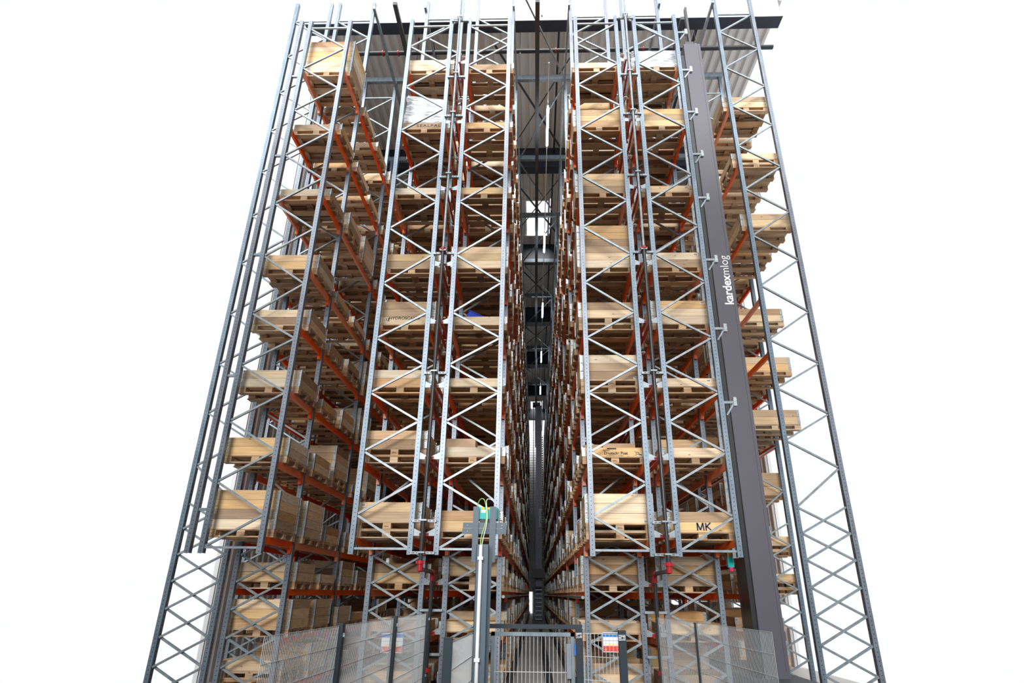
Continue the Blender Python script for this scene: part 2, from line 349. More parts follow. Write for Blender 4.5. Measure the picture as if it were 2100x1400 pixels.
    tag(MB().box(.385, .415, 10.9, 43, 17.85, 17.89).obj('lamp_track', M_WHITE), 'thin white track carrying the tube lamps above the centre aisle', 'track')
    # galvanised guide tubes along the foot of the aisle
    tag(MB().tube((-.60, 9.58, 1.9), (-.60, 53, 1.9), .03, 12).obj('guide_tube', M_CHROME), 'shiny galvanised tube along the left side of the centre aisle', 'tube')
    tag(MB().tube((.90, 9.58, 1.9), (.90, 53, 1.9), .03, 12).obj('guide_tube', M_CHROME), 'shiny galvanised tube along the right side of the centre aisle', 'tube')
    r = thing('floor_rail', 'dark crane rail on the floor along the centre aisle', 'rail')
    MB().box(.30, .37, 9.5, 53, 0, .12).obj('rail_head', M_BLACKM, r); MB().box(.24, .43, 9.5, 53, 0, .03).obj('rail_foot', M_BLACK, r)
    tag(MB().box(-.56, -.50, 9.5, 53, 0, .28).obj('aisle_kerb', M_BLACKM), 'dark kerb plate along the left edge of the centre aisle floor', 'kerb')
    tag(MB().box(.80, .86, 9.5, 53, 0, .28).obj('aisle_kerb', M_BLACKM), 'dark kerb plate along the right edge of the centre aisle floor', 'kerb')

# ---------------------------------------------------------------- rack frames
def upright_mesh(L):
    m = MB(); w, d, t = .045, .08, .006
    sec = [(-w, 0), (-w + .012, -.008), (-.014, -.008), (-.010, 0), (.010, 0), (.014, -.008), (w - .012, -.008), (w, 0), (w, d), (w - .02, d), (w - .02, d - t), (w - t, d - t), (w - t, t), (-w + t, t), (-w + t, d - t), (-w + .02, d - t), (-w + .02, d), (-w, d)]
    # plain face, slightly folded: keep the flat front with a shallow rib
    sec = [(-w, 0), (w, 0), (w, d), (w - .018, d), (w - .018, d - t), (w - t, d - t), (w - t, t), (-w + t, t), (-w + t, d - t), (-w + .018, d - t), (-w + .018, d), (-w, d)]
    m.poly([(x, y, 0) for x, y in sec], (0, 0, 0), (0, 0, L))
    return m.mesh('upright', M_UP)
UP1, UP2 = upright_mesh(ZT1 - ZB), upright_mesh(ZT2)
def zz_nodes(front):
    """heights of the bracing nodes; alternate sides"""
    z = [2.67]
    while z[-1] < 7.2: z.append(z[-1] + .58)
    while z[-1] < 15.2: z.append(z[-1] + .689)
    if not front:
        while z[-1] < 17.6: z.append(z[-1] + .689)
    return z
def brace_set(front, flip):
    """list of (a, b, kind) in frame coordinates"""
    out = []; e = HW - .05
    if front: out.append(((-e, .02, 2.67), (e, .02, 2.67)))
    z = zz_nodes(front); s = -1 if not flip else 1
    if not front:
        zl = [.12 + .5 * i for i in range(8)]
        for i in range(7):
            out.append(((-e, .012, zl[i]), (e, .012, zl[i + 1]))); out.append(((e, .045, zl[i]), (-e, .045, zl[i + 1])))
        z = [q for q in z if q > 3.9]; z.insert(0, 3.62) if z[0] > 4.1 else None
    for i in range(len(z) - 1):
        out.append(((s * e, .02, z[i] + .02), (-s * e, .02, z[i + 1] - .02))); s = -s
    out.append(((-e, .02, z[-1] + .03), (e, .02, z[-1] + .03)))
    return out
BR = {}
for front in (0, 1):
    for flip in (0, 1):
        BR[front, flip] = [MB().channel(a, b, .038, .032, .004, 0, 1 if (b[2] - a[2]) * (b[0] - a[0]) >= 0 else -1).mesh('brace', M_BRACE) for a, b in brace_set(front, flip)]
mb = MB()
for a, b in brace_set(0, 0): mb.bar(a, b, .036, .03)
BRALL = mb.mesh('bracing', M_BRACE)
FOOT = MB().box(-.075, .075, -.04, .12, 0, .012).mesh('base_plate', M_GALV)
FLIP = {'G': 0, 'A': 0, 'B': 1, 'C': 0, 'D': 1, 'E': 0, 'F': 1}
def build_frames():
    for k, cx in RACKS.items():
        for i, y in enumerate(YF):
            front = i == 0
            if front and k in 'F': continue
            if k == 'G' and i > 4: continue
            z0, z1 = (ZB, ZT1) if front else (0, ZT2)
            if not in_view(cx - HW - .05, cx + HW + .05, y, y + .08, z0, z1): continue
            f = thing('rack_frame', 'galvanised upright frame, %s row from the front, %s' % (ORD[i], RN[k]), 'rack frame', (cx, y, 0), 'upright frames of the %s' % RN[k])
            for s in (-1, 1):
                if k == 'G' and s < 0 and i == 0: continue
                mk('upright', UP1 if front else UP2, f, (s * HW, 0, z0 if front else .012))
                if not front: mk('base_plate', FOOT, f, (s * HW, 0, 0))
            if k == 'G' and i == 0: continue
            if i < 2:
                for me in BR[1 if front else 0, FLIP[k] ^ (0 if front else 1)]: mk('brace', me, f)
            else: mk('bracing', BRALL, f)
    for q, z in enumerate((3.3, 5.9, 8.7, 11.4, 13.9)):
        tag(MB().box(-5.97, -5.80, 8.42, 8.46, z, z + .05).obj('tie_bar', M_GALV), 'short tie bar between the two leftmost front uprights, %s from below' % ORD[q], 'tie bar', 'tie bars at the far left')
# ---------------------------------------------------------------- beams
def beam_mesh(L):
    m = MB(); m.box(-.025, .025, .0, L, -.12, 0)
    m.box(.025, .027, .0, L, -.09, -.085).box(.025, .027, .0, L, -.035, -.03)
    return m.mesh('beam', M_ORANGE)
BAY = [(YF[i] + .08, YF[i + 1] - .002) for i in range(len(YF) - 1)]
BEAM = {}
CONN = MB().box(-.031, .031, -.052, 0, -.23, .02).box(-.036, -.031, -.04, -.02, -.20, -.18).box(-.036, -.031, -.04, -.02, -.05, -.03).mesh('connector', M_ORANGE)
CONN0 = MB().box(-.031, .031, 0, .045, -.2, .02).mesh('connector', M_ORANGE)
def build_beams():
    cand = []
    for k, cx in RACKS.items():
        if k == 'G': continue
        for i, (ya, yb) in enumerate(BAY):
            if k == 'F' and i == 0: continue
            for l, z in enumerate(LV):
                if i == 0 and z < 2.8: continue
                for s in (-1, 1):
                    x = cx + s * HW
                    a = in_view(x - .03, x + .03, ya, yb, z - .22, z, 4)
                    if a <= 0: continue
                    facing = (k in 'A' and s > 0) or (k == 'C' and s > 0) or (k == 'D' and s < 0) or (k == 'F' and s < 0)
                    wt = 1.0 if i < 2 else (.8 if facing else .05)
                    if k in 'AF' and i > 4: wt *= .3
                    cand.append((a * wt, k, i, l, s))
    cand.sort(reverse=True); top = cand[:300]; rest = cand[300:]
    for a, k, i, l, s in top:
        ya, yb = BAY[i]; z = LV[l]; cx = RACKS[k]; L = round(yb - ya, 3)
        if L not in BEAM: BEAM[L] = beam_mesh(L)
        o = thing('rack_beam', 'orange beam, %s side, %s bay from front, %s level up, %s' % ('left' if s < 0 else 'right', ORD[i], ORD[l], RN[k]), 'beam', (cx + s * HW, ya, z), 'orange pallet beams')
        mk('beam', BEAM[L], o)
        mk('connector', CONN, o, (0, L, 0)); mk('connector', CONN0, o)
    m = MB()
    for a, k, i, l, s in rest:
        ya, yb = BAY[i]; z = LV[l]; x = RACKS[k] + s * HW
        m.box(x - .025, x + .025, ya, yb, z - .12, z).box(x - .03, x + .03, yb - .05, yb, z - .22, z + .02)
    tag(m.obj('rack_beams', M_ORANGE), 'the many further orange beams deep inside the racks', 'beams', None, 'stuff')

# ---------------------------------------------------------------- pallets and collars
CH = .178
def pallet_mesh():
    m = MB(); r = random.Random(3)
    def t(): return r.random()
    for x in (-.527, 0, .527):                         # blocks
        for y in (.05, .4, .75): m.box(x - .0725, x + .0725, y - .05, y + .05, .022, .100, 0, t())
    for y, w in ((0, .1), (.3275, .145), (.7, .1)): m.box(-.6, .6, y, y + w, 0, .022, 0, t())
    for x in (-.527, 0, .527): m.box(x - .0725, x + .0725, 0, .8, .100, .122, 0, t())
    for y, w in ((0, .145), (.185, .1), (.3275, .145), (.515, .1), (.655, .145)): m.box(-.6, .6, y, y + w, .122, .144, 0, t())
    return m.mesh('pallet', M_PALLET, tone=True)
PAL = pallet_mesh()
def collar_mesh():
    m = MB(); t = .02; h = CH - .006
    m.box(-.6, .6, 0, t, 0, h, 0, 0).box(-.6, .6, .8 - t, .8, 0, h, 0, .1).box(-.6, -.6 + t, t, .8 - t, 0, h, 0, .2).box(.6 - t, .6, t, .8 - t, 0, h, 0, .25)
    return m.mesh('collar', M_COLLAR, tone=True)
COL = collar_mesh()
LID = MB().box(-.575, .575, .025, .775, 0, .012).mesh('lid', M_CARD)
def hinge_mesh(sx, sy, far=False):
    m = MB(); w = .055; h0, h1 = .006, CH - .012; e = .004
    x = sx * .6; y = 0 if sy < 0 else .8
    m.box(min(x, x - sx * w), max(x, x - sx * w), y - e if sy < 0 else y, y if sy < 0 else y + e, h0, h1)
    m.box(x if sx > 0 else x - e, x + e if sx > 0 else x, min(y, y - sy * w), max(y, y - sy * w), h0, h1)
    m.tube((x + sx * .006, y + sy * .006, h0 - .004), (x + sx * .006, y + sy * .006, h1 + .012), .009, 6)
    for z in (.04, .09, .14):
        m.box(min(x - sx * .045, x - sx * .03), max(x - sx * .045, x - sx * .03), y + sy * e * 1 - (.004 if sy < 0 else 0), y + sy * e + (.004 if sy > 0 else 0), z - .008, z + .008)
    return m.mesh('hinge', M_HINGE)
HG = [hinge_mesh(sx, sy) for sx in (-1, 1) for sy in (-1, 1)]
def stickmesh():
    m = MB(); m.box(-.045, .045, -.002, 0, -.025, .025, 0)
    x = -.036; r = random.Random(5)
    while x < .034:
        w_ = r.choice((.003, .005, .008)); m.box(x, x + w_, -.003, -.002, -.013, .019, 1); x += w_ + r.choice((.003, .005))
    return m.mesh('barcode_label', [M_WHITE, M_INK])
STK = stickmesh()
NUMW = {0: 'empty', 1: 'one-collar', 2: 'two-collar', 3: 'three-collar', 4: 'four-collar', 5: 'five-collar', 6: 'six-collar'}
# what stands in the front bay: (collars, pallets in the stack, sticker x or None)
FRONT = {
 'B': {3: (2, 2), 4: (2, 2), 5: (2, 1), 6: (3, 1), 7: (2, 1), 8: (1, 1), 9: (1, 1), 10: (2, 1)},
 'C': {3: (2, 1), 4: (1, 1), 5: (1, 1), 6: (1, 1), 7: (3, 1), 8: (1, 1), 9: (1, 1), 10: (1, 1)},
 'D': {3: (3, 2), 4: (1, 1), 5: (3, 2), 6: (2, 2), 7: (6, 1), 8: (3, 1), 9: (3, 1), 10: (1, 1)},
 'E': {3: (2, 1), 4: (1, 1), 5: (1, 1), 6: (3, 1), 7: (2, 1), 8: (1, 1), 9: (3, 1), 10: (0, 1)},
 'A': {3: (4, 1), 4: (2, 1), 5: (2, 1), 6: (2, 1), 7: (2, 1), 8: (1, 1), 9: (1, 1), 10: (6, 1)}}
STICK = {('B', 8): -.5, ('B', 3): -.46, ('B', 6): .5, ('B', 4): .5, ('C', 7): .47, ('C', 5): -.5, ('C', 4): .42, ('D', 5): .47, ('D', 4): .47, ('D', 3): .47, ('D', 6): .43, ('E', 8): .4, ('E', 7): .45, ('E', 6): .45, ('E', 5): .42, ('C', 9): .45, ('D', 9): .3}
def bays():
    """every pallet place of the racks: (rack, bay, slot, level, y, collars, stacked pallets)"""
    rnd = random.Random(11)
    for k in 'ABCDEF':
        for i, (ya, yb) in enumerate(BAY):
            n = (1, 2)[i] if i < 2 else 3
            for l, z in enumerate(LV):
                if i == 0 and (z < 2.8 or k == 'F'): continue
                gap = (LV[l + 1] if l < 10 else 16.2) - z - .14
                for s in range(n):
                    y = 8.65 if i == 0 else ((YF[1] + .22, YF[1] + 1.3)[s] if i == 1 else ya + .12 + s * 1.0)
                    if i == 0: nc, npal = FRONT[k][l]
                    else:
                        nc = rnd.choice((1, 1, 1, 2, 2, 3, 4) if l > 2 else (1, 1, 1, 1, 2, 2, 3)); npal = rnd.choice((1, 1, 1, 1, 2)); e = rnd.random()
                        while nc * CH + npal * .144 > gap - .05:
                            if npal > 1: npal -= 1
                            else: nc -= 1
                        if l == 10: nc = min(nc, 2)
                    yield k, i, s, l, y, nc, npal
SLOT = {1: ['only'], 2: ['near', 'rear'], 3: ['near', 'middle', 'rear']}
def build_loads():
    cand = []; rest = []
    for k, i, s, l, y, nc, npal in bays():
        cx = RACKS[k]; z = LV[l]
        a = in_view(cx - .6, cx + .6, y, y + .8, z, z + .144 * npal + CH * nc)
        if a <= 0: continue
        if i == 0: wt = 5
        elif k in 'AF': wt = .9
        elif k in 'CD': wt = .55
        else: wt = .35 if i == 1 else .1
        if k in 'BCDE' and i == 1 and s == 1: wt *= .4
        if k in 'BCDE' and i >= 2 and s >= 0 and k in 'BE': wt *= .4
        cand.append((a * wt, k, i, s, l, y, nc, npal))
    cand.sort(reverse=True)
    names = {}
    for q, (a, k, i, s, l, y, nc, npal) in enumerate(cand):
        if q >= 300: rest.append((k, l, y, nc, npal)); continue
        cx = RACKS[k]; z = LV[l] + .001; rn = random.Random(hash((i, s, l)) % 9973 + ord(k)); dx = rn.uniform(-.02, .02)
        n = 1 if i == 0 else 2 if i == 1 else 3
        where = 'front bay' if i == 0 else '%s slot of %s bay' % (SLOT[n][s], ORD[i])
        for p in range(npal - 1):
            pl = tag(mk('pallet', PAL, None, (cx + dx, y, z)), 'bare pallet below a box, %s, %s level, %s' % (where, ORD[l], RN[k]), 'pallet', 'bare pallets under boxed pallets'); z += .145
        t = thing('collared_pallet', '%s wooden box pallet, %s, %s level, %s' % (NUMW[nc], where, ORD[l], RN[k]), 'pallet box', (cx + dx, y, z), 'wooden box pallets in the racks')
        mk('pallet', PAL, t); z2 = .145
        for c in range(nc):
            co = mk('collar', COL, t, (0, 0, z2)); z2 += CH
            if q < 170:
                for h in HG: mk('hinge', h, co)
            else:
                for h in (HG[0], HG[2]) : mk('hinge', h, co)
        if nc and rn.random() < .6: mk('lid', LID, t, (0, 0, z2 - .03))
        if i == 0: names[k, l] = (t, z2, nc)
        if (k, l) in STICK and i == 0:
            st = mk('barcode_label', STK, t, (STICK[k, l], -.001 if l != 3 or k != 'D' else -.002, z2 - .06 if k != 'D' or l in (9,) else .145 + .03))
    # everything further in: one object
    m = MB(); rr = random.Random(2)
    for k, l, y, nc, npal in rest:
        x = RACKS[k] + rr.uniform(-.02, .02); z = LV[l]
        for p in range(npal):
            t = rr.random()
            for yy in (0, .35, .7): m.box(x - .6, x + .6, y + yy, y + yy + .1, z, z + .022, 0, t)
            for xx in (-.6, -.0725, .455):
                for yy in (0, .35, .7): m.box(x + xx, x + xx + .145, y + yy, y + yy + .1, z + .022, z + .1, 0, t)
            m.box(x - .6, x + .6, y, y + .8, z + .1, z + .144, 0, t + .2); z += .145
        for c in range(nc):
            t = rr.random(); m.box(x - .6, x + .6, y, y + .8, z, z + CH - .004, 1, t)
            for sx in (-1, 1):
                m.box(x + sx * .603 - .004, x + sx * .603 + .004, y - .004, y + .055, z + .01, z + CH - .012, 2)
                m.box(x + (sx * .6 if sx < 0 else .545), x + (-.545 if sx < 0 else .6), y - .005, y, z + .01, z + CH - .012, 2)
            z += CH
    tag(m.obj('collared_pallets', [M_PALLET, M_COLLAR, M_HINGE], tone=True), 'the many further wooden box pallets deep inside the racks', 'pallet boxes', None, 'stuff')
    return names

# ---------------------------------------------------------------- special loads and writing
R90 = (math.pi / 2, 0, 0)
def build_special(nmz):
    def front(k, l): return nmz[k, l]
    t, z2, nc = front('B', 6)
    text('printed_mark', 'HYDROSCAND', .085, M_INK, t, (-.02, -.0015, .145 + .14), R90, .002, sx=1.1)
    MB().bar((-.33, -.002, .30), (-.36, -.002, .21), .012, .002).bar((-.36, -.002, .30), (-.33, -.002, .21), .012, .002).bar((-.39, -.002, .28), (-.39, -.002, .23), .012, .002).obj('printed_emblem', M_INK, t)
    t, z2, nc = front('B', 9)
    text('printed_mark', 'SEALPAL', .11, M_INK, t, (.1, -.0015, .145 + .09), R90, 0, sx=1.25, sp=1.15)
    w_ = MB()
    # irregular wrapped load, slumped to one side
    zt = .145 + CH; pts = [(-.55, .03), (.55, .03), (.55, .77), (-.55, .77)]
    bm = bmesh.new(); nx_, nz_ = 14, 10; rn = random.Random(4)
    def wrapped(name, label, x, y, z, wx, wy, hl, hr, seed):
        rn = random.Random(seed); bm = bmesh.new(); bmesh.ops.create_cube(bm, size=1)
        bmesh.ops.subdivide_edges(bm, edges=bm.edges, cuts=7, use_grid_fill=True)
        for v in bm.verts:
            u = v.co.x + .5; h = hl + (hr - hl) * u; zz = v.co.z + .5
            kx = 1 - .05 * zz ** 2
            n = .012 * math.sin(17 * v.co.x + 9 * v.co.z + seed) + .010 * math.sin(29 * v.co.z + 13 * v.co.y) + rn.uniform(-.005, .005)
            v.co = Vector((v.co.x * wx * kx + n, v.co.y * wy * kx + n + wy / 2, zz * h + n * (zz > .5)))
        me = bpy.data.meshes.new(name); bm.to_mesh(me); bm.free(); me.materials.append(M_FILM); me.shade_smooth()
        return tag(mk(name, me, None, (x, y, z)), label, 'wrapped load')
    bm.free()
    wrapped('wrapped_load', 'goods under crinkled clear film on the pallet marked with black letters, left rack', RACKS['B'], 8.68, LV[9] + .147 + CH + .012, 1.06, .72, .95, .78, 3)
    wrapped('wrapped_load', 'goods in cloudy film on the topmost pallet of the right rack', RACKS['E'], 8.68, LV[10] + .16, 1.14, .74, .62, .62, 8)
    t, z2, nc = front('D', 4)
    text('printed_mark', 'Deutsche Post', .074, M_INK, t, (.02, -.0015, .145 + .062), R90, .0022)
    text('printed_small_print', 'Eigentum', .032, M_INK, t, (-.16, -.0015, .145 + .118), R90, 0)
    text('printed_small_print', 'DV-Behaelter Nr. 39.000.0', .026, M_INK, t, (.0, -.0015, .145 + .016), R90, 0, sx=1.1)
    h = MB(); cx_, cz_ = .42, .145 + .065
    for i in range(20):
        a0, a1 = 2 * math.pi * i / 20, 2 * math.pi * (i + 1) / 20
        h.bar((cx_ + .026 * math.cos(a0), -.002, cz_ + .02 * math.sin(a0)), (cx_ + .026 * math.cos(a1), -.002, cz_ + .02 * math.sin(a1)), .009, .002)
    h.bar((cx_ - .026, -.002, cz_ + .02), (cx_ - .055, -.002, cz_ + .03), .009, .002).bar((cx_ + .02, -.002, cz_ - .02), (cx_ + .06, -.002, cz_ - .028), .012, .002).bar((cx_ + .06, -.002, cz_ - .042), (cx_ + .06, -.002, cz_ - .012), .01, .002)
    h.bar((cx_ - .02, -.002, cz_ - .03), (cx_ - .05, -.002, cz_ - .04), .007, .002)
    h.obj('printed_horn_emblem', M_INK, t)
    MB().box(-.14, .03, -.003, 0, .145 + .142, .145 + .162).obj('hand_slot', M_INK, t)
    t, z2, nc = front('E', 3)
    k = MB(); x, z, w_ = -.08, .145 + .025, .026
    for p, q in (((0, 0), (0, .135)), ((0, .135), (.05, .01)), ((.05, .01), (.10, .135)), ((.10, .135), (.11, 0)), ((.15, 0), (.15, .135)), ((.15, .06), (.235, .14)), ((.165, .075), (.245, 0))):
        k.bar((x + p[0], -.002, z + p[1]), (x + q[0], -.002, z + q[1]), w_, .002)
    k.obj('painted_letters', M_MK, t)
    text('stamped_mark', 'EPAL', .05, M_INK, t, (.02, -.0015, .06), R90)
    for k, l in (('D', 3), ('D', 5), ('B', 4), ('C', 4), ('B', 3), ('D', 4)):
        t = nmz[k, l][0]; text('stamped_mark', 'EPAL', .042, M_INK, t, (0, -.0015, .06), R90)
    # loose goods
    def carton(label, x, y, z, wx, wy, h, name='cardboard_box', m=M_CARD, cat='box'):
        o = thing(name, label, cat, (x, y, z)); MB().box(-wx / 2, wx / 2, 0, wy, 0, h).obj('carton', m, o)
        MB().box(-wx / 2 - .001, wx / 2 + .001, wy / 2 - .025, wy / 2 + .025, h, h + .001).obj('packing_tape', M_YEL if m is M_CARD else m, o); return o
    zt = lambda k, l: LV[l] + .002 + nmz[k, l][2] * CH + .145 * FRONT[k][l][1] - .03 + .013
    carton('brown cardboard box standing out of a one-collar pallet, rack left of aisle', -1.43, 8.85, zt('C', 4), .56, .4, .24)
    carton('wide carton at the back of the pallet printed with a posthorn', 1.62, 9.0, zt('D', 4), .62, .38, .20)
    carton('long low carton beside the wide one on the posthorn pallet', 1.12, 9.02, zt('D', 4), .34, .36, .18)
    carton('flat brown carton behind the pallet collar low in the right rack', 2.75, 9.0, zt('E', 4), .7, .38, .13)
    c = thing('plastic_crate', 'tilted bright blue plastic crate on a box pallet, rack left of aisle', 'crate', (-1.28, 8.8, zt('C', 6) - .02))
    b = MB(); b.box(-.2, .2, 0, .3, 0, .012).box(-.2, .2, 0, .012, 0, .2).box(-.2, .2, .288, .3, 0, .2).box(-.2, -.188, 0, .3, 0, .2).box(.188, .2, 0, .3, 0, .2)
    b.obj('crate_body', M_BLUE, c); MB().box(-.21, .21, -.01, .31, .19, .205).obj('rim', M_BLUE, c); c.rotation_euler = (0, math.radians(24), .1)
    # papers on the left rack
    s = thing('paper_notice', 'white printed paper sheet fixed inside the far left rack near the floor', 'paper', (-5.0, 9.95, 1.62))
    MB().box(-.14, .14, 0, .004, 0, .2).obj('sheet', M_WHITE, s)
    for q in range(3): MB().box(-.09, .09, -.003, 0, .05 + q * .045, .062 + q * .045).obj('printed_line', M_MK, s)

# ---------------------------------------------------------------- between the back-to-back racks
def build_gap():
    for gi, (xl, xr, nmg) in enumerate(((-2.145, -1.69, 'left'), (1.9875, 2.436, 'right'))):
        xm = (xl + xr) / 2 + (.0 if gi == 0 else 0)
        for l in range(3, 11):
            z = LV[l] + .02
            for s, x in ((1, xl + .045), (-1, xr - .045)):
                b = thing('tie_bracket', 'triangular grey bracket on the %s, %s level, in the %s gap between racks' % ('left upright' if s > 0 else 'right upright', ORD[l], nmg), 'bracket', (x, 8.42, z), 'triangular brackets between the racks')
                MB().poly([(0, 0, 0), (s * .15, 0, 0), (s * .15, 0, .055), (0, 0, .13)] if s > 0 else [(0, 0, 0), (0, 0, .13), (s * .15, 0, .055), (s * .15, 0, 0)], (0, 0, 0), (0, .005, 0)).obj('plate', M_BRACE, b)
                q = MB(); xc = s * .135
                q.box(xc - .035, xc + .035, -.012, .0, .0, .05)
                q.obj('clamp', M_SRED, b)
                MB().box(xc - .027, xc - .003, -.014, -.012, .012, .038).box(xc + .003, xc + .027, -.014, -.012, .012, .038).obj('slot', M_INK, b)
                tag(MB().box(x + s * .11, x + s * .15, 8.44, 14.8, z + .0, z + .05).obj('stop_beam', M_RED), 'red square tube running back from the bracket, %s level, %s side, %s gap' % (ORD[l], 'left' if s > 0 else 'right', nmg), 'beam', 'red square tubes between the racks')
        for l in (2, 1):
            for s, x in ((1, xl + .045), (-1, xr - .045)):
                b = thing('tie_bracket', 'low triangular bracket behind the pipe, %s side, %s level, %s gap between racks' % ('left' if s > 0 else 'right', ORD[l], nmg), 'bracket', (x, 9.51, LV[l] + .1), 'triangular brackets between the racks')
                MB().poly([(0, 0, 0), (s * .15, 0, 0), (s * .15, 0, .055), (0, 0, .13)] if s > 0 else [(0, 0, 0), (0, 0, .13), (s * .15, 0, .055), (s * .15, 0, 0)], (0, 0, 0), (0, .005, 0)).obj('plate', M_BRACE, b)
                MB().box(s * .135 - .035, s * .135 + .035, -.012, 0, 0, .05).obj('clamp', M_SRED, b)
        zs = (2.60, 3.14, 5.95, 8.68, 10.7, 12.5, 13.75, 15.7)
        for q, z in enumerate(zs):
            o = thing('strut_channel', 'slotted strut channel bridging the %s gap between racks, %s from below' % (nmg, ORD[q]), 'strut', (0, 8.36, z), 'slotted struts between the racks')
            MB().box(xl + .02, xr - .02, 0, .035, -.022, .022).obj('channel', M_BRACE, o)
            sl = MB(); x = xl + .06
            while x < xr - .08: sl.box(x, x + .04, -.002, 0, -.006, .006); x += .062
            sl.obj('slots', M_INK, o)
            MB().box(xm - .06, xm + .06, -.10, -.096, -.012, .016).box(xm - .06, xm - .04, -.096, 0, -.012, .016).box(xm + .04, xm + .06, -.096, 0, -.012, .016).obj('pipe_clamp', M_BRACE, o)
        dpx = -.03 if gi == 0 else -.02
        p = thing('sprinkler_riser', 'tall sprinkler riser, black below and bright above, in the %s gap between racks' % nmg, 'pipe', (xm, 8.3, 0))
        MB().tube((0, 0, 2.42), (0, 0, 8.72), .034, 16).obj('black_pipe', M_BLACK, p, smooth=False)
        MB().tube((0, 0, 8.72), (0, 0, 16.6), .026, 14).obj('bright_pipe', M_BRACE, p)
        for z, r in ((8.72, .055), (2.44, .06), ):
            MB().tube((0, 0, z - .03), (0, 0, z + .03), r, 14).obj('coupling', M_SRED, p)
            MB().box(-.075, -.045, -.015, .015, z - .02, z + .02).box(.045, .075, -.015, .015, z - .02, z + .02).obj('coupling_bolt', M_SRED, p)
        MB().tube((0, 0, 2.44), (0, 0, 2.30), .045, 14).tube((0, 0, 2.33), (0, .12, 2.33), .045, 14).obj('elbow', M_SRED, p)
        MB().tube((0, .1, 2.33), (0, 1.0, 2.33), .034, 14).obj('cross_pipe', M_BLACK, p)
        MB().tube((0, .93, 2.33), (0, 1.1, 2.33), .045, 14).tube((0, 1.06, 2.35), (0, 1.06, 2.17), .05, 14).obj('elbow', M_SRED, p)
        MB().tube((0, 1.06, 2.2), (0, 1.06, .0), .034, 16).obj('down_pipe', M_BLACK, p)
        for z in (.62, ): MB().tube((0, 1.06, z), (0, 1.06, z + .07), .055, 14).obj('coupling', M_SRED, p)
        for q, (z, y) in enumerate(((3.3, 9.2), (5.35, 9.2), (6.75, 9.1), (8.1, 9.1), (9.9, 9.0), (11.9, 9.0), (13.8, 9.0), (15.3, 9.0))):
            h = thing('sprinkler', 'sprinkler head with round clear guard in the %s gap between racks, %s from below' % (nmg, ORD[q]), 'sprinkler', (xm + .02, y, z), 'sprinkler heads between the racks')
            MB().tube((0, 0, 0), (0, 0, .012), .055, 16).obj('guard_disc', M_WHITE, h)
            MB().tube((0, 0, -.05), (0, 0, 0), .012, 8).obj('nozzle', M_SRED, h)
            MB().tube((0, -.05, .07), (0, 5.2, .07), .018, 8).tube((0, 0, .01), (0, 0, .07), .01, 6).obj('branch_pipe', M_BLACK, h)
        for q, z in enumerate((1.65, .9)):
            o = thing('strut_channel', 'slotted strut beside the riser foot in the %s gap, %s from the top' % (nmg, ORD[q]), 'strut', (0, 9.44, z))
            MB().box(xl + .02, xr - .02, 0, .035, -.022, .022).obj('channel', M_BRACE, o)

